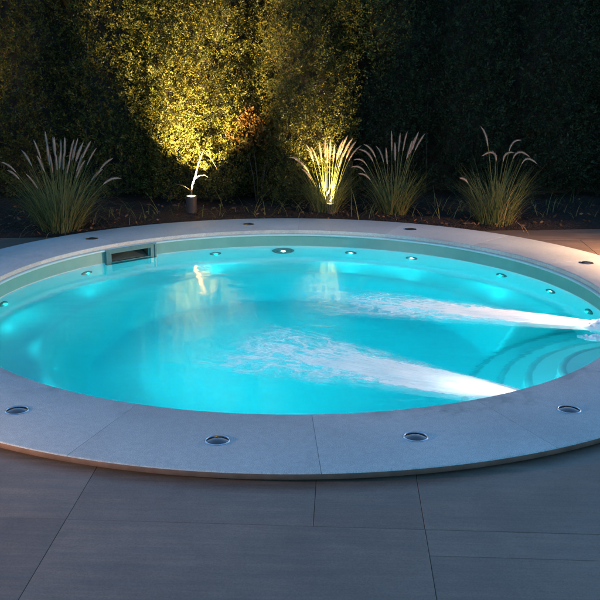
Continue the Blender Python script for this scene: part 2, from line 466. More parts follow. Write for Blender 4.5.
# mortar in the joints and the recessed plinth under the overhang
mb = MB(); mb.lathe([(RIN+0.003, -0.029), (RIN+0.003, -0.0022), (ROUT-0.012, -0.0022), (ROUT-0.006, -0.012), (ROUT-0.012, -0.027)], 180)
pool_part(mb.build('joint_mortar', principled('grey_mortar', (0.19, 0.185, 0.18), 0.9, var=0.2), smooth='angle'))
mb = MB(); mb.lathe([(ROUT-0.03, -0.0305), (ROUT-0.03, DECK-0.03), (RIN+0.03, DECK-0.03), (RIN+0.03, -0.0305)], 128)
pool_part(mb.build('plinth', M_grout))

# lip of the shell, just under the coping
mb = MB()

lp = [(RIN+0.03, -0.0310), (RIN-0.006, -0.0310), (RIN-0.016, -0.034), (RIN-0.02, -0.040), (RIN-0.018, -0.047), (RIN-0.006, -0.052), (RIN+0.004, -0.054)]
mb.lathe(lp, 256)
pool_part(mb.build('lip', M_lip, smooth=True))

STEPS = [(2.03, -0.97, 0.56, 0.21), (2.16, -0.97, 0.865, 0.42), (2.29, -0.93, 1.14, 0.63), (2.44, -0.95, 1.48, 0.81)]
BENCH, FLOOR = 0.45, 0.95
def basin_depth(x, y):
    r = np.hypot(x, y)
    f = smooth(1.26, 1.60, r)     # 1 on the bench
    for (cx, cy, R, d) in STEPS[3:]:
        f = f*smooth(R-0.03, R+0.05, np.hypot(x-cx, y-cy))
    dep = FLOOR*(1-f) + BENCH*f

    dep = dep + 0.02*smooth(1.0, 0.0, r)
    cove = np.clip((r-(RIN-0.07))/0.07, 0, 1)
    dep = dep - 0.07*(1-np.sqrt(np.clip(1-cove**2, 0, 1)))
    return dep
def make_basin():
    rr = np.concatenate([np.linspace(0.02, 1.36, 40), np.linspace(1.37, 1.56, 34), np.linspace(1.58, 1.92, 18), np.linspace(1.93, 2.0, 12)])
    na = 540
    aa = np.arange(na)*2*PI/na
    R, A = np.meshgrid(rr, aa)
    X = R*np.cos(A); Y = R*np.sin(A)
    Z = WATER - basin_depth(X, Y)
    V = np.stack([X, Y, Z], -1).reshape(-1, 3); k = len(rr)
    i = np.arange(na)[:, None]; j = np.arange(k-1)[None, :]
    i2 = (i+1) % na
    F = np.stack([i*k+j, i*k+j+1, i2*k+j+1, i2*k+j], -1).reshape(-1, 4)
    V = np.vstack([V, [[0, 0, WATER-FLOOR-0.02]]])
    o = np_mesh('basin_floor', V, F, M_shell, smooth=True)
    # closing fan in the middle
    me = o.data
    import bmesh
    bm = bmesh.new(); bm.from_mesh(me); bm.verts.ensure_lookup_table()
    c = bm.verts[len(V)-1]
    for q in range(na):
        bm.faces.new((c, bm.verts[q*k], bm.verts[((q+1) % na)*k]))
    bm.to_mesh(me); bm.free()
    return pool_part(o)
make_basin()
# upright wall of the shell with the skimmer opening left out
SK0, SK1 = math.radians(126.3), math.radians(136.1)
def make_wall():
    zs = [-0.050, -0.064, -0.136, -0.2, -0.3, -0.45, -0.62, -0.80, -1.05]
    az = sorted(set([SK0, SK1] + [SK1 + (2*PI-(SK1-SK0))*q/300 for q in range(1, 300)] + [SK0+(SK1-SK0)*q/8 for q in range(1, 8)]))
    V = [((RIN)*math.cos(a), (RIN)*math.sin(a), z) for a in az for z in zs]
    k = len(zs); F = []
    for i in range(len(az)):
        j = (i+1) % len(az)
        for q in range(k-1):
            mid = az[i]+1e-5
            if q == 1 and SK0-1e-6 <= mid < SK1-1e-5: continue
            F.append((i*k+q, j*k+q, j*k+q+1, i*k+q+1))
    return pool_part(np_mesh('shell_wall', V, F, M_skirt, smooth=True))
make_wall()
# entry steps: quarter-round treads with rounded noses
for (cx, cy, R, d) in STEPS:
    mb = MB(); nose = 0.03
    prof = [(0.0, 0.0), (R*0.5, 0.0), (R-nose-0.02, 0.0)] + [(R-nose+nose*math.sin(a), -nose+nose*math.cos(a)) for a in np.linspace(0, PI/2, 7)] + [(R+0.006, -0.2), (R+0.03, -0.24), (R+0.03, -0.6)]
    n = 120
    k = len(prof); vs = []
    for i in range(n+1):
        a = math.radians(75) + math.radians(210)*i/n
        for r, z in prof:
            x, y = cx + r*math.cos(a), cy + r*math.sin(a)
            q = math.hypot(x, y)
            if q > RIN+0.015: x, y = x*(RIN+0.015)/q, y*(RIN+0.015)/q
            vs.append((x, y, max(WATER-d+z, WATER-FLOOR-0.03)))
    fs = [(i*k+q, i*k+q+1, (i+1)*k+q+1, (i+1)*k+q) for i in range(n) for q in range(k-1)]
    mb.add(vs, fs)
    pool_part(mb.build('step', M_shell, smooth='angle'))
    # grey strip added along the edge of the tread to set it off
    m2 = MB(); vs = []
    pr = [(R-nose-0.016, 0.0008), (R-nose+0.001, 0.0012)] + [(R-nose+(nose+0.0012)*math.sin(t), -nose+(nose+0.0012)*math.cos(t)) for t in (0.2, 0.5, 0.8, 1.1)]
    for i in range(n+1):
        a = math.radians(75) + math.radians(210)*i/n
        for r, z in pr:
            x, y = cx + r*math.cos(a), cy + r*math.sin(a)
            q = math.hypot(x, y)
            if q > RIN+0.015: x, y = x*(RIN+0.015)/q, y*(RIN+0.015)/q
            vs.append((x, y, WATER-d+z))
    k = len(pr)
    m2.add(vs, [(i*k+q, i*k+q+1, (i+1)*k+q+1, (i+1)*k+q) for i in range(n) for q in range(k-1)])
    pool_part(m2.build('step_nosing', M_nosing, smooth='angle'))

# water: closed body, gently uneven top
def make_water():
    na, rr = 240, np.concatenate([np.linspace(0.03, 1.96, 90), [1.985, 2.004]])
    aa = np.arange(na)*2*PI/na
    R, A = np.meshgrid(rr, aa); X = R*np.cos(A); Y = R*np.sin(A)
    turb = 0.3*np.exp(-(((X-0.5)**2+(Y+0.45)**2)/0.6))
    Z = WATER + 0.002*(vnoise(X*2.3+5, Y*3.1, 3)-.5) + 0.010*turb*(vnoise(X*7, Y*9, 4)-.5)
    k = len(rr)
    top = np.stack([X, Y, Z], -1).reshape(-1, 3)
    side = np.stack([2.004*np.cos(aa), 2.004*np.sin(aa), np.full(na, WATER-1.2)], -1)
    V = np.vstack([top, side, [[0, 0, WATER]], [[0, 0, WATER-1.2]]])
    F = []
    for i in range(na):
        j = (i+1) % na
        for q in range(k-1): F.append((i*k+q, i*k+q+1, j*k+q+1, j*k+q))
        F.append((i*k+k-1, na*k+i, na*k+j, j*k+k-1))
    me = bpy.data.meshes.new('pool_water')
    F += [(na*k+na, i*k, ((i+1) % na)*k) for i in range(na)]
    F += [(na*k+na+1, na*k+(i+1) % na, na*k+i) for i in range(na)]
    me.from_pydata([tuple(p) for p in V], [], F)
    me.polygons.foreach_set('use_smooth', [True]*len(me.polygons))
    me.materials.append(M_water); me.update()
    o = bpy.data.objects.new('pool_water', me); C.objects.link(o)
    tag(o, kind='structure'); return o
make_water()

# ------------------------------------------------------------------ foam of the two jets
def make_foam(name, apex, direction, length, w0, w1, mat, label, hump=0.03, curve=0.0, splashes=()):
    """a low mound of aerated water lying on the surface, fanning out from its nozzle"""
    ns, nt_ = 150, 60
    d = Vector(direction).normalized(); p = Vector((-d.y, d.x))
    vs, uvs, fs = [], [], []
    for i in range(ns+1):
        s = i/ns
        w = w0 + (w1-w0)*s**0.8
        for j in range(nt_+1):
            t = -1 + 2*j/nt_
            x = apex[0] + d.x*length*s + p.x*(t*w + curve*s*s)
            y = apex[1] + d.y*length*s + p.y*(t*w + curve*s*s)
            r = math.hypot(x, y)
            if r > RIN-0.004: x, y = x*(RIN-0.004)/r, y*(RIN-0.004)/r
            bump = float(vnoise(np.array([s*14.0]), np.array([t*5+9.0]), 5)[0]) - 0.3
            h = hump*max(0, 1-t*t)**1.2*max(0, 1-s)**0.7*(1+0.35*bump) + 0.004*max(0, bump)
            vs.append((x, y, WATER+0.006+h)); uvs.append((s, t))
    m = nt_+1
    for i in range(ns):
        for j in range(nt_):
            fs.append((i*m+j, (i+1)*m+j, (i+1)*m+j+1, i*m+j+1))
    root = empty(name, (apex[0], apex[1], WATER))
    mb = MB(); mb.add([(v[0]-apex[0], v[1]-apex[1], v[2]-WATER) for v in vs], fs, uvs)
    o = mb.build('plume', mat, root, smooth=True, uv=True)
    for (sx_, sy_, sr, sh_) in splashes:      # frothing mounds of bubbles at the outlet
        vv, ff = [], []
        na, nr = 48, 14
        for i in range(na):
            a = 2*PI*i/na
            for j in range(nr+1):
                q = j/nr
                rr_ = sr*q*(1+0.30*(float(vnoise(np.array([a*2.5+sx_*9]), np.array([1.5+sy_]), 8)[0])-0.5))
                x, y = sx_+rr_*math.cos(a)*1.25, sy_+rr_*math.sin(a)
                ro = math.hypot(x, y)
                if ro > RIN-0.004: x, y = x*(RIN-0.004)/ro, y*(RIN-0.004)/ro
                nz = float(vnoise(np.array([x*60]), np.array([y*60]), 6)[0])
                vv.append((x-apex[0], y-apex[1], -0.012+(sh_*(1-q*q)**0.8)*(0.6+0.7*nz)))
        ff = [(i*(nr+1)+j, i*(nr+1)+j+1, ((i+1) % na)*(nr+1)+j+1, ((i+1) % na)*(nr+1)+j) for i in range(na) for j in range(nr)]
        m2 = MB(); m2.add(vv, ff); m2.build('splash', M_froth, root, smooth=True)
    tag(root, label, 'foam')
    return root
def mat_froth():
    m, nt, out = mat_new('froth'); g = G(nt)
    tc = g.n('TexCoord').outputs['Object']
    bn = g.n('Bump', ins={'Height': g.noise(tc, 90, 3, 0.6), 'Strength': 0.7, 'Distance': 0.01})
    df = g.n('BsdfDiffuse', ins={'Color': (0.93, 0.92, 0.92, 1), 'Normal': bn.outputs[0]})
    tr = g.n('BsdfTranslucent', ins={'Color': (0.93, 0.92, 0.92, 1)})
    g.link(g.n('MixShader', ins={0: 0.4, 1: df.outputs[0], 2: tr.outputs[0]}).outputs[0], out.inputs[0]); return m
M_froth = mat_froth()
F1 = mat_foam('jet_foam', 1.0, 0.0)
F2 = mat_foam('jet_foam_wide', 1.0, 3.7)
make_foam('jet_foam', (1.975, -0.30), (-1.0, 0.34), 1.85, 0.035, 0.42, F1, 'long white foam plume shooting left from the far right wall of the pool', 0.018, splashes=((1.885, -0.275, 0.085, 0.05), (1.80, -0.50, 0.06, 0.03), (1.74, -0.47, 0.04, 0.02)))
make_foam('jet_foam', (1.27, -1.555), (-1.0, 0.565), 1.95, 0.04, 0.55, F2, 'wide white foam plume fanning out from under the near stone rim', 0.022)

# ------------------------------------------------------------------ fixtures
def orient(o, az, z, r):
    """local +z looks towards the pool axis, local y up"""
    d = Vector((-math.cos(az), -math.sin(az), 0))
    q = d.to_track_quat('Z', 'Y')
    o.location = (r*math.cos(az), r*math.sin(az), z)
    o.rotation_mode = 'QUATERNION'; o.rotation_quaternion = q

def copy_tree(o, parent=None):
    c = o.copy(); C.objects.link(c)
    if parent is not None: c.parent = parent
    for ch in list(o.children): copy_tree(ch, c)
    return c

def make_wall_jet(lit):
    t = empty('wall_jet')
    mb = MB(); mb.lathe([(0.030, 0.004), (0.034, 0.012), (0.046, 0.012), (0.050, 0.006), (0.052, -0.01)], 32)
    mb.build('ring', M_jetring, t, smooth=True)
    mb = MB(); mb.lathe([(0.0, -0.012), (0.02, -0.012), (0.026, -0.004), (0.031, 0.006)], 24)
    mb.build('nozzle_cup', M_tealdark, t, smooth=True)
    mb = MB(); mb.lathe([(0.0, 0.004), (0.008, 0.003), (0.012, -0.004), (0.012, -0.012)], 18)
    mb.build('nozzle_eye', M_jetled if lit else M_jetring, t, smooth=True)
    return t
jet_labels = {
 6.4: 'wall jet just above the root of the far right foam plume',
 21.3: 'wall jet with a lit eye, second from the right foam plume',
 36.5: 'dim underwater wall jet below the rim at the upper right',
 60.7: 'lit wall jet midway between the far light and the right curve',
 76.0: 'small lit wall jet next right of the big underwater lamp',
 109.4: 'wall jet between the big underwater lamp and the skimmer',
 143.0: 'wall jet just left of the skimmer box under the rim',
 170.2: 'leftmost wall jet, by the left edge of the picture'}
protos = {}
for az, lab in jet_labels.items():
    lit = az in (21.3, 60.7, 76.0)
    if lit not in protos: t = protos[lit] = make_wall_jet(lit)
    else: t = copy_tree(protos[lit])
    orient(t, math.radians(az), WATER-0.175, RIN-0.003)
    tag(t, lab, 'pool jet', 'small round jets along the underwater wall')
# big lamp
big = empty('underwater_light')
mb = MB(); mb.lathe([(0.066, 0.016), (0.072, 0.022), (0.086, 0.020), (0.095, 0.010), (0.097, -0.01)], 40); mb.build('ring', M_jetring, big, smooth=True)
mb = MB(); mb.lathe([(0.0, 0.020), (0.03, 0.019), (0.055, 0.014), (0.068, 0.006)], 32); mb.build('lens', M_teal, big, smooth=True)
mb = MB(); mb.lathe([(0.0, 0.034), (0.014, 0.032), (0.02, 0.022), (0.02, 0.012)], 20); mb.build('bulb', M_jetled, big, smooth=True)
orient(big, math.radians(92.7), WATER-0.165, RIN-0.003)
tag(big, 'large round underwater lamp in the middle of the far wall', 'pool light')

# jet nozzles where the foam starts
def make_nozzle(az, label, z):
    t = empty('jet_nozzle')
    mb = MB(); mb.lathe([(0.034, 0.0), (0.036, 0.03), (0.05, 0.032), (0.062, 0.02), (0.065, -0.01)], 32); mb.build('flange', M_chrome, t, smooth=True)
    mb = MB(); mb.lathe([(0.0, 0.0), (0.034, 0.002)], 24); mb.build('outlet', M_black, t)
    orient(t, math.radians(az), z, RIN-0.003); tag(t, label, 'jet nozzle')
make_nozzle(-8.6, 'steel nozzle at the water line feeding the far foam plume', WATER+0.005)
make_nozzle(-49.5, 'steel nozzle hidden under the near rim feeding the wide foam plume', WATER-0.005)

# skimmer
sk_az = math.radians(131.2)
sk = empty('skimmer')
cmid = Vector((math.cos(sk_az), math.sin(sk_az), 0))
sk.location = (cmid.x*1.987, cmid.y*1.987, WATER)
sk.rotation_euler = (0, 0, sk_az - PI/2)       # local y points out of the pool, x along the wall
tag(sk, 'rectangular skimmer box with a framed opening in the far left wall', 'skimmer')
W2, H0, H1 = 0.226, -0.062, 0.103      # frame half width, bottom and top (relative to the water)
w2, h0, h1 = 0.180, 0.003, 0.070       # the opening
mb = MB()
for (a, b) in (((-W2, H0), (W2, h0)), ((-W2, h1), (W2, H1)), ((-W2, h0), (-w2, h1)), ((w2, h0), (W2, h1))):
    mb.box((a[0], -0.022, a[1]), (b[0], 0.012, b[1]))
mb.build('frame', M_teal, sk)
mb = MB()     # raised edge strip
e = 0.012
for (a, b) in (((-W2-0.004, H0-0.004), (W2+0.004, H0+e)), ((-W2-0.004, H1-e), (W2+0.004, H1+0.004)), ((-W2-0.004, H0+e), (-W2+e, H1-e)), ((W2-e, H0+e), (W2+0.004, H1-e))):
    mb.box((a[0], -0.030, a[1]), (b[0], -0.0225, b[1]))
mb.build('frame_edge', M_teal, sk, bevel=0.002)
mb = MB()
mb.add([(-w2, 0, h0), (w2, 0, h0), (w2, 0, h1), (-w2, 0, h1), (-w2, 0.26, h0), (w2, 0.26, h0), (w2, 0.26, h1), (-w2, 0.26, h1)],
       [(0,1,5,4), (1,2,6,5), (2,3,7,6), (3,0,4,7), (4,5,6,7)])
mb.build('throat', principled('skimmer_throat', (0.02, 0.045, 0.045), 0.35, var=0.3), sk)
mb = MB(); mb.add([(-w2+0.01, 0.03, h0+0.004), (w2-0.01, 0.03, h0+0.004), (w2-0.01, 0.15, h1-0.012), (-w2+0.01, 0.15, h1-0.03)], [(0,1,2,3)])
wf = mb.build('weir_flap', principled('grey_flap', (0.045, 0.08, 0.08), 0.4, var=0.1), sk)
sm = wf.modifiers.new('s', 'SOLIDIFY'); sm.thickness = 0.004
for x in (-W2+0.022, W2-0.022):
    for z in (H1-0.03, H0+0.03):
        mb = MB()
        mb.lathe([(0, -0.0255), (0.005, -0.0255), (0.006, -0.022)], 12, Matrix.Translation((x, 0, z)) @ Matrix.Rotation(PI/2, 4, 'X') @ Matrix.Translation((0, 0, 0.047)) )
        mb.build('screw', M_chrome, sk)

# recessed spots in the coping
def make_spot():
    t = empty('recessed_spotlight')
    mb = MB(); mb.lathe([(0.0435, 0.0006), (0.0450, 0.0030), (0.0485, 0.0028), (0.051, 0.0003)], 40); mb.build('trim_ring', M_chrome, t, smooth=True)
    mb = MB(); mb.lathe([(0.0, 0.0100), (0.012, 0.0094), (0.022, 0.0076), (0.034, 0.0040), (0.0440, 0.0006)], 32); mb.build('lens', M_darkglass, t, smooth=True)

    return t
spots = [(-120.3, 'unlit round recessed spotlight in the stone rim at the near left edge'),
         (-96.8, 'unlit recessed spotlight in the near rim, left of the rim joint'),
         (-76.9, 'unlit recessed spotlight in the near rim, right of the rim joint'),
         (-57.9, 'unlit recessed spotlight in the near rim in front of the pool steps'),
         (21.2, 'recessed spotlight in the warmly lit far right part of the rim'),
         (64.1, 'recessed spotlight in the far rim in front of the third grass clump'),
         (100.1, 'recessed spotlight in the far rim between hedge lamp and second grass clump'),
         (135.6, 'recessed spotlight in the far left rim above the skimmer')]
first = None
for az, lab in spots:
    if first is None: t = first = make_spot()
    else: t = copy_tree(first)
    a = math.radians(az)
    t.location = (2.285*math.cos(a), 2.285*math.sin(a), 0.0003); t.rotation_euler = (0, 0, a*3)
    tag(t, lab, 'spotlight', 'round spotlights let into the stone rim')

# ------------------------------------------------------------------ lamps (light sources)
def lamp(kind, name, loc, energy, color, radius=0.02, target=None, angle=None, blend=0.5, parent=None):
    l = bpy.data.lights.new(name, kind); l.energy = energy; l.color = color
    l.shadow_soft_size = radius
    o = bpy.data.objects.new(name, l); C.objects.link(o); o.location = loc
    if kind == 'SPOT':
        l.spot_size = math.radians(angle); l.spot_blend = blend
        o.rotation_mode = 'QUATERNION'
        o.rotation_quaternion = (Vector(target)-Vector(loc)).to_track_quat('-Z', 'Y')
    return o
CY = (0.0, 0.80, 0.84)
for az in (6.4, 21.3, 36.5, 60.7, 76.0, 92.7, 109.4, 143.0, 170.2, 190, 215, 240, 262, 200.5, 228.5, 251.5):
    a = math.radians(az)
    r = RIN-0.022
    e = 26
    if az > 140: e = 17 if az < 180 else 20
    if az < 30: e = 7
    if az == 285: e = 8
    far = az < 190
    if az > 189 and az != int(az):      # unseen lamps added in the near seat's riser to brighten the floor
        r = 1.50; e = {200.5: 2.0, 228.5: 1.5}.get(az, 0.9)
        lamp('SPOT', 'underwater_lamp', (r*math.cos(a), r*math.sin(a), WATER-0.56), e, CY, 0.005, (0, 0, WATER-0.66), 165, 0.8)
    elif far:
        lamp('SPOT', 'underwater_lamp', (r*math.cos(a), r*math.sin(a), WATER-0.175), e*0.033, CY, 0.003, (0, 0, WATER-0.25), 178, 0.35)
    else:                               # unseen lamps added in the near wall to light the far side
        lamp('SPOT', 'underwater_lamp', (r*math.cos(a), r*math.sin(a), WATER-0.12), e*0.66, CY, 0.005, (0, 0, WATER-0.20), 90, 1.0)
# white lamps added above the two jets to whiten their foam
WH = (1.0, 0.82, 0.74)
lamp('SPOT', 'foam_fill_lamp', (1.962, -0.312, WATER+0.12), 11, WH, 0.01, (1.45, -0.13, WATER), 60, 1.0)
lamp('SPOT', 'foam_fill_lamp', (1.25, -1.55, WATER+0.12), 17, WH, 0.01, (0.50, -1.11, WATER), 44, 1.0)
# unseen pale lamp added in the near wall to brighten the entry steps
lamp('SPOT', 'step_fill_lamp', (1.93*math.cos(math.radians(-72)), 1.93*math.sin(math.radians(-72)), WATER-0.10), 17, (0.62, 0.86, 0.92), 0.005, (1.55, -0.65, WATER-0.35), 80, 1.0)

def make_uplight(loc, label, energy, target, angle, h=0.18, r=0.052, blend=0.7):
    t = empty('garden_uplight', loc)
    mb = MB(); mb.lathe([(0.0, 0), (r*0.94, 0), (r*0.94, h-0.03), (r, h-0.03), (r, h), (r-0.008, h), (r-0.008, h-0.012)], 28); mb.build('housing', M_bronze, t, smooth='angle')
    mb = MB(); mb.lathe([(0.0, h-0.006), (r-0.02, h-0.007), (r-0.008, h-0.012)], 24); mb.build('lens', M_lampglow, t, smooth=True)
    tag(t, label, 'garden light')
    lamp('SPOT', 'uplight_lamp', (loc[0], loc[1], loc[2]+h+0.02), energy, (1.0, 0.60, 0.19), 0.03, target, angle, blend)
    return t
make_uplight((-0.965, 2.80, -0.02), 'drum shaped garden uplight glowing under the bare branch at the hedge', 520, (-0.92, 3.33, 1.15), 84, blend=1.0)
make_uplight((0.33, 2.84, -0.02), 'short garden uplight glowing inside the second grass clump', 215, (0.15, 3.28, 1.35), 72, h=0.11, r=0.045, blend=0.8)
make_uplight((-3.3, 2.75, -0.02), 'garden uplight beyond the left edge of the picture', 45, (-3.35, 3.3, 1.2), 64)

def make_bollard(loc, label, energy, aim):
    t = empty('bollard_lamp', loc)
    mb = MB(); mb.lathe([(0, 0), (0.06, 0), (0.06, 0.01), (0.035, 0.012), (0.035, 0.48), (0, 0.48)], 24); mb.build('post', M_bronze, t, smooth='angle')
    mb = MB(); mb.lathe([(0.034, 0.481), (0.045, 0.485), (0.045, 0.56), (0.034, 0.565)], 24); mb.build('glass', M_lampglow, t, smooth='angle')
    mb = MB(); mb.lathe([(0, 0.60), (0.05, 0.59), (0.062, 0.575), (0.062, 0.567), (0, 0.566)], 24); mb.build('cap', M_bronze, t, smooth='angle')
    tag(t, label, 'garden light')
    lamp('SPOT', 'bollard_light', (loc[0]-math.copysign(0.09, loc[0]), loc[1], loc[2]+0.52), energy, (1.0, 0.46, 0.22), 0.03, aim, 120, 1.0)
make_bollard((3.55, 0.75, DECK), 'bollard lamp on the paving beyond the right edge of the picture', 210, (2.5, 0.8, 0))
make_bollard((-3.7, -2.9, DECK), 'bollard lamp on the paving beyond the left edge of the picture', 130, (-2.4, -2.5, 0))

# ------------------------------------------------------------------ hedge
def leaf_cloud(centers, dirs, n_per, spray_len, leaf_l, leaf_w, spread=0.75):
    """sprays of small diamond leaves along short twigs; returns V, F (quads)"""
    n = len(centers)
    c = np.repeat(centers, n_per, 0); d = np.repeat(dirs, n_per, 0)
    t = rng.random(len(c))
    side = rng.normal(size=(len(c), 3)); side -= (side*d).sum(1, keepdims=True)*d
    side /= np.linalg.norm(side, axis=1, keepdims=True)+1e-9
    pos = c + d*(t*spray_len)[:, None] + side*0.006
    ax = d*(0.55+0.5*rng.random((len(c), 1))) + side*spread + rng.normal(size=(len(c), 3))*0.18
    ax /= np.linalg.norm(ax, axis=1, keepdims=True)
    q = rng.normal(size=(len(c), 3)); w = np.cross(ax, q); w /= np.linalg.norm(w, axis=1, keepdims=True)+1e-9
    L = (leaf_l*(0.6+0.8*rng.random(len(c))))[:, None]; Wd = (leaf_w*(0.7+0.6*rng.random(len(c))))[:, None]
    p0 = pos; p1 = pos+ax*L*0.45+w*Wd*0.5; p2 = pos+ax*L; p3 = pos+ax*L*0.45-w*Wd*0.5
    V = np.stack([p0, p1, p2, p3], 1).reshape(-1, 3)
    F = np.arange(len(V)).reshape(-1, 4)
    return V, F
def relief(x):
    # upright bulges of the individual hedge plants with dark grooves between them
    d = np.zeros_like(x)
    for c_, w_, a_ in ((-1.50, 0.13, 0.24), (-0.40, 0.16, 0.30), (0.50, 0.14, 0.25), (-2.35, 0.15, 0.2), (1.35, 0.16, 0.18), (2.2, 0.15, 0.18), (-3.2, 0.16, 0.2), (3.1, 0.16, 0.2)):
        d = d + a_*np.exp(-((x-c_)/w_)**2)
    return d
def hedge_face(x, z, y0, seed):
    return (y0 + relief(x + 0.10*(vnoise(z*2.2+seed, x*0+1.5, 77)-0.5)) + 0.30*(vnoise(x*1.3+7, z*0.9+3, seed)-0.5) + 0.16*(vnoise(x*4, z*3.2, seed+1)-0.5)
            + 0.08*(vnoise(x*11, z*9, seed+2)-0.5) + 0.10*smooth(0.45, 0.0, z))
def make_hedge(x0, x1, y0, top, mat, label, seed, dens, leaf=(0.03, 0.012)):
    t = empty('hedge', ((x0+x1)/2, y0+0.5, -0.02))
    tag(t, label, 'hedge', 'tall clipped hedge behind the pool')
    T = np.array(t.location)
    area = (x1-x0)*top; n = int(area*dens)
    x = rng.uniform(x0-0.12, x1+0.12, n); z = rng.uniform(0.02, top, n)
    dep = rng.random(n)**1.5*0.38
    rag = vnoise(x*2.5, z*0+seed, seed+9)*0.25
    keep = z < top-0.25+rag
    x, z, dep = x[keep], z[keep], dep[keep]
    # open gaps at leaf-clump scale
    gap = vnoise(x*8.5, z*7.5, seed+4)
    keep = (gap > 0.24) | (dep > 0.10)
    x, z, dep = x[keep], z[keep], dep[keep]
    y = hedge_face(x, z, y0, seed) + dep
    cen = np.stack([x, y, z], 1) - T
    d = np.stack([rng.normal(0, 0.55, len(x)), -0.55-0.3*rng.random(len(x)), 0.55+rng.normal(0, 0.4, len(x))], 1)
    d /= np.linalg.norm(d, axis=1, keepdims=True)
    V, F = leaf_cloud(cen, d, 15, 0.12, leaf[0], leaf[1])
    # a few longer shoots that break the clipped face
    ns_ = int(area*26)
    xs_ = rng.uniform(x0, x1, ns_); zs_ = rng.uniform(0.1, top-0.3, ns_)
    cs_ = np.stack([xs_, hedge_face(xs_, zs_, y0, seed)+0.03, zs_], 1)-T
    ds_ = np.stack([rng.normal(0, 0.6, ns_), -0.6-0.5*rng.random(ns_), 0.7+rng.normal(0, 0.35, ns_)], 1)
    ds_ /= np.linalg.norm(ds_, axis=1, keepdims=True)
    V2, F2 = leaf_cloud(cs_, ds_, 20, 0.26, leaf[0]*1.35, leaf[1]*1.35, 0.9)
    F = np.vstack([F, F2+len(V)]); V = np.vstack([V, V2])
    np_mesh('foliage', V, F, mat, t)
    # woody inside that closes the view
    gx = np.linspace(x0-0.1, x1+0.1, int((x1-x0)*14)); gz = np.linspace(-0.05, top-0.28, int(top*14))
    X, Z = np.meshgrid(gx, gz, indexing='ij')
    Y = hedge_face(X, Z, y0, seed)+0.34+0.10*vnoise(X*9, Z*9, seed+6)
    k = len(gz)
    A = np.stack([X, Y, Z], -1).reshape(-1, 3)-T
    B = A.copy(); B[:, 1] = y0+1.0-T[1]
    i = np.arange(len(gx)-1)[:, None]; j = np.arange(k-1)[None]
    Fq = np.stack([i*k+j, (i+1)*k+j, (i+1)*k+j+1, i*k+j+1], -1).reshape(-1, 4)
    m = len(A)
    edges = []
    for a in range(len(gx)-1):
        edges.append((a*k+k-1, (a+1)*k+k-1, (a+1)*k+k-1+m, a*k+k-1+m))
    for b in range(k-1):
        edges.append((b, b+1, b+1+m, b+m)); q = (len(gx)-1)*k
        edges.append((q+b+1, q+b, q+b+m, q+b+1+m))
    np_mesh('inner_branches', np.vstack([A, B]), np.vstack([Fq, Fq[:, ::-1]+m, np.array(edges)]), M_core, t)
    # thin trunks near the ground
    bark = principled('hedge_bark', (0.03, 0.022, 0.016), 0.85, var=0.3)
    for q in range(int((x1-x0)/0.28)):
        mb = MB()
        bx = random.uniform(x0, x1); by = y0+random.uniform(0.22, 0.36)
        h = random.uniform(0.6, 1.3)
        pts = [(bx+random.uniform(-.05, .05)*s-T[0], by+0.02*s-T[1]+(0.2-0.15*s), s*h-T[2]-0.04) for s in (0, .25, .5, .75, 1)]
        mb.tube(pts, [0.011, 0.010, 0.008, 0.006, 0.003], 6)
        mb.build('trunk', bark, t, smooth=True)
    return t
make_hedge(-1.50, 0.48, 3.22, 2.55, M_foliage, 'olive green feathery hedge section lit golden from below by two garden lamps', 3, 2100, (0.023, 0.009))
make_hedge(-6.0, -1.50, 3.40, 2.6, M_foliage, 'dark hedge section rising behind the left grass clump', 21, 1000, (0.026, 0.011))
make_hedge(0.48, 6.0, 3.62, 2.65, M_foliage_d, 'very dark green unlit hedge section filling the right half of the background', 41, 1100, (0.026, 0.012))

# rusty leaved shrub glowing in front of the hedge between the two lamps
sh = empty('rusty_shrub', (-0.36, 3.40, -0.02))
n = 150
th = rng.uniform(0, 2*PI, n); ph = rng.uniform(-0.6, 1.3, n); rr_ = rng.random(n)**0.5
cen = np.stack([0.24*rr_*np.cos(th)*np.cos(ph), 0.13*rr_*np.sin(th)*np.cos(ph), 0.66+0.24*rr_*np.sin(ph)], 1)
dd = cen-np.array([0, 0, 0.5]); dd /= np.linalg.norm(dd, axis=1, keepdims=True)
V, F = leaf_cloud(cen, dd, 9, 0.10, 0.04, 0.018)
np_mesh('foliage', V, F, M_rust, sh)
for q in range(5):
    mb = MB()
    a = random.uniform(0, 2*PI); e_ = (0.16*math.cos(a), 0.1*math.sin(a), random.uniform(0.5, 0.8))
    mb.tube([(0.02*math.cos(a), 0.02*math.sin(a), -0.03), (e_[0]*0.35, e_[1]*0.35, 0.28), e_], [0.007, 0.005, 0.002], 6)
    mb.build('stem', principled('dark_twig', (0.02, 0.015, 0.01), 0.85, var=0.3), sh, smooth=True)
tag(sh, 'small rust brown leaved shrub in front of the hedge left of the lit grass', 'shrub')

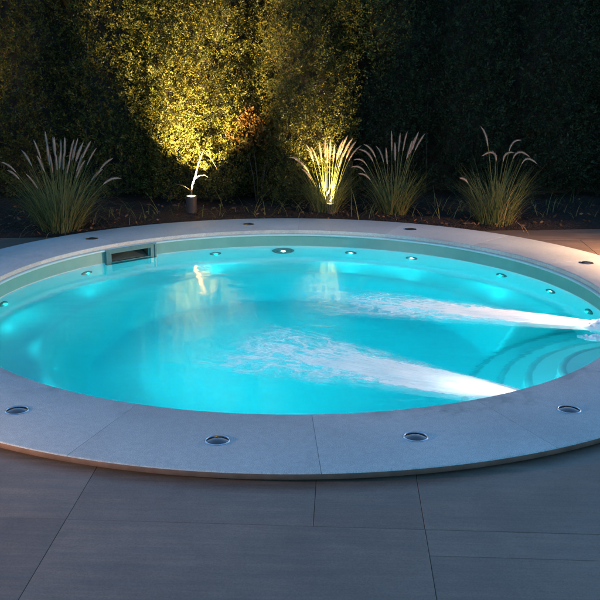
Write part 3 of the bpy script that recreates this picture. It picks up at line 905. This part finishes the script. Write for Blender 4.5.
# bare pale branch rising behind the left uplight
br = empty('bare_branch', (-0.985, 2.92, -0.02))
mb = MB()
def bt(pts, r): mb.tube([(p[0]+0.985, p[2]-2.86, p[1]+0.02) for p in pts], [q*0.72 for q in r], 8)
bt([(-0.99, -0.05, 2.87), (-0.985, 0.12, 2.86), (-0.968, 0.24, 2.86), (-0.935, 0.33, 2.86), (-0.91, 0.43, 2.87), (-0.872, 0.53, 2.88), (-0.845, 0.60, 2.90), (-0.80, 0.72, 2.98)],
   [0.013, 0.012, 0.011, 0.0105, 0.009, 0.008, 0.006, 0.004])
mb.build('stem', M_bark, br, smooth=True)
for pts, r in (([(-0.945, 0.30, 2.86), (-0.90, 0.335, 2.84), (-0.845, 0.345, 2.83), (-0.815, 0.325, 2.82)], [0.007, 0.006, 0.005, 0.003]),
               ([(-0.85, 0.575, 2.89), (-0.79, 0.50, 2.87), (-0.74, 0.42, 2.85), (-0.71, 0.36, 2.84)], [0.007, 0.006, 0.005, 0.003]),
               ([(-0.98, 0.19, 2.86), (-1.04, 0.235, 2.85), (-1.13, 0.26, 2.84)], [0.006, 0.004, 0.002])):
    mb = MB(); bt(pts, r); mb.build('twig', M_bark, br, smooth=True)
tag(br, 'bare pale branch with two side twigs standing over the glowing drum lamp', 'branch')

# ------------------------------------------------------------------ fountain grasses
def blade_strip(mb, base, az, lean, L, w, droop, seg=7):
    """arching grass blade"""
    pts = []
    d = Vector((math.cos(az), math.sin(az), 0)); p = Vector(base); ang = lean
    for i in range(seg+1):
        pts.append(p.copy())
        ang += droop/seg*(0.4+1.2*i/seg)
        p = p + (d*math.sin(ang) + Vector((0, 0, math.cos(ang))))*(L/seg)
    s = Vector((-math.sin(az), math.cos(az), 0))
    vs = []
    for i, q in enumerate(pts):
        ww = w*(1-(i/seg)**1.6)*0.5+0.0003
        vs += [tuple(q - s*ww), tuple(q + s*ww)]
    mb.add(vs, [(2*i, 2*i+1, 2*i+3, 2*i+2) for i in range(seg)])
def plume_mesh(path, rad, nb=220):
    """bottlebrush spike along a list of points"""
    mb = MB(); k = len(path)-1
    path = [Vector(p) for p in path]
    for q in range(nb):
        t = q/nb; f = t*k; i = min(int(f), k-1); p = path[i].lerp(path[i+1], f-i)
        ax = (path[i+1]-path[i]).normalized()
        r = rad*(math.sin(PI*min(1, t*0.93+0.09))**0.55)*random.uniform(0.75, 1.25)
        side = Vector((random.gauss(0, 1), random.gauss(0, 1), random.gauss(0, 1))); side -= ax*side.dot(ax); side.normalize()
        e1 = p + side*r + ax*random.uniform(0.012, 0.026)
        w = ax.cross(side)*0.0016
        mb.add([tuple(p-w), tuple(p+w), tuple(e1)], [(0, 1, 2)])
    mb.tube([tuple(p) for p in path], [0.003]+[rad*0.33]*(k-1)+[0.001], 5)
    return mb
def make_grass(loc, label, nblades, height, spread, plumes, width=0.10, blade_len=(0.45, 0.75)):
    t = empty('fountain_grass', loc)
    tag(t, label, 'ornamental grass', 'fountain grass clumps along the hedge')
    mb = MB()
    for q in range(nblades):
        a = random.uniform(0, 2*PI); r = width*math.sqrt(random.random())
        az = a + random.gauss(0, 0.5)
        lean = abs(random.gauss(0.05, 0.16)) + 0.35*spread*(r/width)
        blade_strip(mb, (r*math.cos(a), r*math.sin(a), -0.02), az, lean, random.uniform(*blade_len)*height, random.uniform(0.003, 0.0065), random.uniform(0.25, 1.7))
    mb.build('blades', M_blade, t)
    md_ = MB()
    for q in range(nblades//7):
        a = random.uniform(0, 2*PI); r = width*1.1*math.sqrt(random.random())
        blade_strip(md_, (r*math.cos(a), r*math.sin(a), -0.02), a+random.gauss(0, 0.9), random.uniform(0.2, 1.0), random.uniform(0.3, 0.8)*height, random.uniform(0.003, 0.006), random.uniform(0.6, 2.6))
    md_.build('dead_blades', M_dead, t)
    for (tx, tz, L, bend, dy) in plumes:     # tip offset from base in x, tip height, spike length, bend
        mb = MB()
        base = Vector((tx*0.12+random.uniform(-.03, .03), random.uniform(-.04, .04), 0))
        tip = Vector((tx, dy, tz))
        mid = base.lerp(tip, 0.55) + Vector((-tx*0.13, -dy*0.1, 0.05*tz))
        def P(u): return base*(1-u)**2 + mid*2*u*(1-u) + tip*u*u
        tot = (tip-base).length; u0 = 1-L/tot
        stem = [P(u0*i/8) for i in range(9)]
        dirv = (P(1)-P(u0)).normalized()
        path = []; pp = P(u0); dv = dirv.copy()
        for i in range(9):
            path.append(pp.copy())
            sx = 1 if tx >= 0 else -1
            dv = (dv + Vector((sx*abs(bend), 0, -abs(bend)*0.9))*0.16*(i/3+0.2)).normalized() if bend else dv
            pp = pp + dv*(L/8)
        o = plume_mesh(path, random.uniform(0.010, 0.018), int(2600*L)).build('plume', M_plume, t)
        mb.tube(stem, [0.0022]*9, 5); mb.build('stalk', M_blade, o)
    return t
# world x offset, height above the ground of the tip, spike length, bend, dy
g1 = [(-0.42,0.60,.13,.5,-.05),(-0.40,0.52,.11,.4,0),(-0.28,0.66,.14,.25,.05),(-0.17,0.74,.15,.1,0),(-0.09,0.80,.17,0,.03),(-0.06,0.70,.16,0,-.05),(-0.02,0.76,.15,0,0),
      (0.03,0.73,.14,0,.04),(0.08,0.76,.15,0,-.02),(0.13,0.74,.16,.1,.03),(0.17,0.75,.15,.1,0),(0.22,0.73,.16,.1,-.04),(0.27,0.74,.15,.15,0),(0.30,0.68,.15,.2,.04),
      (0.12,0.60,.12,.1,-.08),(-0.13,0.62,.13,.1,-.07),(0.44,0.62,.13,.3,0),(0.35,0.52,.12,.2,.03),(0.50,0.50,.15,.9,-.03),(-0.22,0.48,.14,.2,-.08),(0.04,0.62,.13,0,.06),(0.19,0.62,.14,0,.06)]
g1 = [(a_, b_, c_, d_*0.45, e_) for (a_, b_, c_, d_, e_) in g1]
for _q in range(7):
    _x = random.uniform(-0.2, 0.3); g1.append((_x, random.uniform(0.58, 0.76)-abs(_x)*0.2, random.uniform(.12, .16), abs(_x)*0.5, random.uniform(-.09, .08)))
g2 = [(-0.30,0.56,.14,.5,0),(-0.24,0.50,.15,.2,-.03),(-0.17,0.62,.16,.1,0),(-0.12,0.60,.17,.1,-.04),(-0.07,0.64,.18,0,0),(-0.02,0.68,.18,0,.02),(0.0,0.62,.17,0,-.05),(0.03,0.66,.17,0,0),
      (0.07,0.62,.16,0,0.02),(0.12,0.66,.18,.1,-.02),(0.16,0.70,.18,.1,0),(0.20,0.68,.18,.15,.03),(0.23,0.66,.17,.15,-.02),(0.27,0.63,.17,.2,0),(0.14,0.56,.15,0,-.07),(-0.2,0.42,.12,.2,-.06)]
g3 = [(-0.36,0.50,.13,.6,-.03),(-0.33,0.56,.13,.6,0),(-0.27,0.63,.17,.4,.02),(-0.24,0.66,.15,.3,0),(-0.14,0.62,.15,.2,0),(-0.04,0.74,.17,0,0),(-0.01,0.64,.15,0,-.04),(0.04,0.72,.16,0,.03),
      (0.09,0.74,.17,.05,0),(0.14,0.66,.16,0,-.02),(0.19,0.74,.16,.05,0),(0.24,0.73,.16,.1,.02),(0.17,0.68,.14,0,.04),(-0.09,0.60,.14,0,-.05),(-0.30,0.42,.12,.4,-.05)]
g4 = [(-0.13,0.83,.17,-.2,0),(-0.02,0.70,.17,1.6,0),(0.17,0.72,.17,1.8,0),(0.12,0.76,.14,.6,.03),(0.26,0.66,.15,2.0,-.02),(-0.31,0.42,.07,.3,-.03),(0.06,0.66,.13,.8,.03)]
make_grass((-2.0, 2.08, -0.03), 'tall fountain grass clump with upright pale plumes at the far left', 620, 0.80, 1.0, g1, 0.16, (0.55, 0.95))
make_grass((0.30, 2.93, -0.02), 'golden lit fountain grass clump glowing from the uplight inside it', 380, 0.66, 0.8, g2, 0.11, (0.5, 0.9))
make_grass((0.93, 2.86, -0.02), 'pinkish plumed fountain grass clump right beside the golden lit one', 380, 0.70, 0.9, g3, 0.12, (0.5, 0.9))
make_grass((1.80, 2.45, -0.02), 'fountain grass clump with drooping curled plumes standing alone on the right', 420, 0.74, 0.7, g4, 0.15, (0.55, 0.92))

# low blades and leaf litter nobody could count
def scatter_litter():
    n = 700
    x = rng.uniform(-4, 4.2, n); y = bed_front(x)+0.04+rng.random(n)**1.2*1.3
    ok = np.hypot(x, y) > 2.58
    x, y = x[ok], y[ok]
    c = np.stack([x, y, np.full(len(x), -0.004)+rng.random(len(x))*0.02], 1)
    d = rng.normal(size=(len(x), 3)); d[:, 2] *= 0.3; d /= np.linalg.norm(d, axis=1, keepdims=True)
    V, F = leaf_cloud(c, d, 1, 0.01, 0.045, 0.02, 0.2)
    tag(np_mesh('leaf_litter', V, F, M_litter), 'dry leaves scattered over the soil of the planting bed', 'leaf litter', kind='stuff')
    mb = MB()
    for q in range(420):
        xx = random.uniform(-3.6, 4.2); yy = bed_front(xx)+random.uniform(0.3, 1.15)
        if math.hypot(xx, yy) < 2.64: continue
        blade_strip(mb, (xx, yy, -0.03), random.uniform(0, 2*PI), random.uniform(0.1, 0.8), random.uniform(0.1, 0.36), 0.006, random.uniform(0.4, 2.0), 5)
    tag(mb.build('ground_cover', M_blade), 'low dark grass and weeds growing along the foot of the hedge', 'ground cover', kind='stuff')
scatter_litter()

# ------------------------------------------------------------------ sky and sun
ELEV, AZ = math.radians(4.0), math.radians(8)
w = bpy.data.worlds.new('World'); scene.world = w; w.use_nodes = True
nt = w.node_tree; nt.nodes.clear(); g = G(nt)
sky = g.n('TexSky', sky_type='NISHITA'); sky.sun_disc = False; sky.sun_elevation = ELEV; sky.sun_rotation = AZ
sky.ozone_density = 3.3; sky.air_density = 1.0; sky.dust_density = 0.5
bg = g.n('Background', ins={'Color': sky.outputs[0], 'Strength': 0.15})
g.link(bg.outputs[0], g.n('OutputWorld').inputs[0])
sl = bpy.data.lights.new('sun', 'SUN'); sl.energy = 0.02; sl.angle = math.radians(10); sl.color = (1, 0.75, 0.6)
so = bpy.data.objects.new('sun', sl); C.objects.link(so)
# sky texture: rotation 0 = +y, clockwise
sd = Vector((math.sin(AZ)*math.cos(ELEV), math.cos(AZ)*math.cos(ELEV), math.sin(ELEV)))
so.rotation_mode = 'QUATERNION'; so.rotation_quaternion = sd.to_track_quat('Z', 'Y')

# ------------------------------------------------------------------ camera
cam = bpy.data.cameras.new('camera'); cam.sensor_width = 36; cam.lens = 36*901.12/600
cam.clip_start = 0.05; cam.clip_end = 500
co = bpy.data.objects.new('camera', cam); C.objects.link(co)
pitch, roll = 0.2733, 0.0046
R = Matrix.Rotation(PI/2-pitch, 4, 'X') @ Matrix.Rotation(roll, 4, 'Z')
co.matrix_world = Matrix.Translation((0.0528, -5.5494, 1.4974)) @ R
scene.camera = co

scene.render.engine = 'CYCLES'
scene.cycles.use_denoising = True
scene.cycles.max_bounces = 10
scene.cycles.transparent_max_bounces = 24
scene.cycles.sample_clamp_indirect = 4.0
vs = scene.view_settings
vs.view_transform = 'Standard'; vs.look = 'None'; vs.exposure = 2.6; vs.gamma = 1.0; vs.use_curve_mapping = False
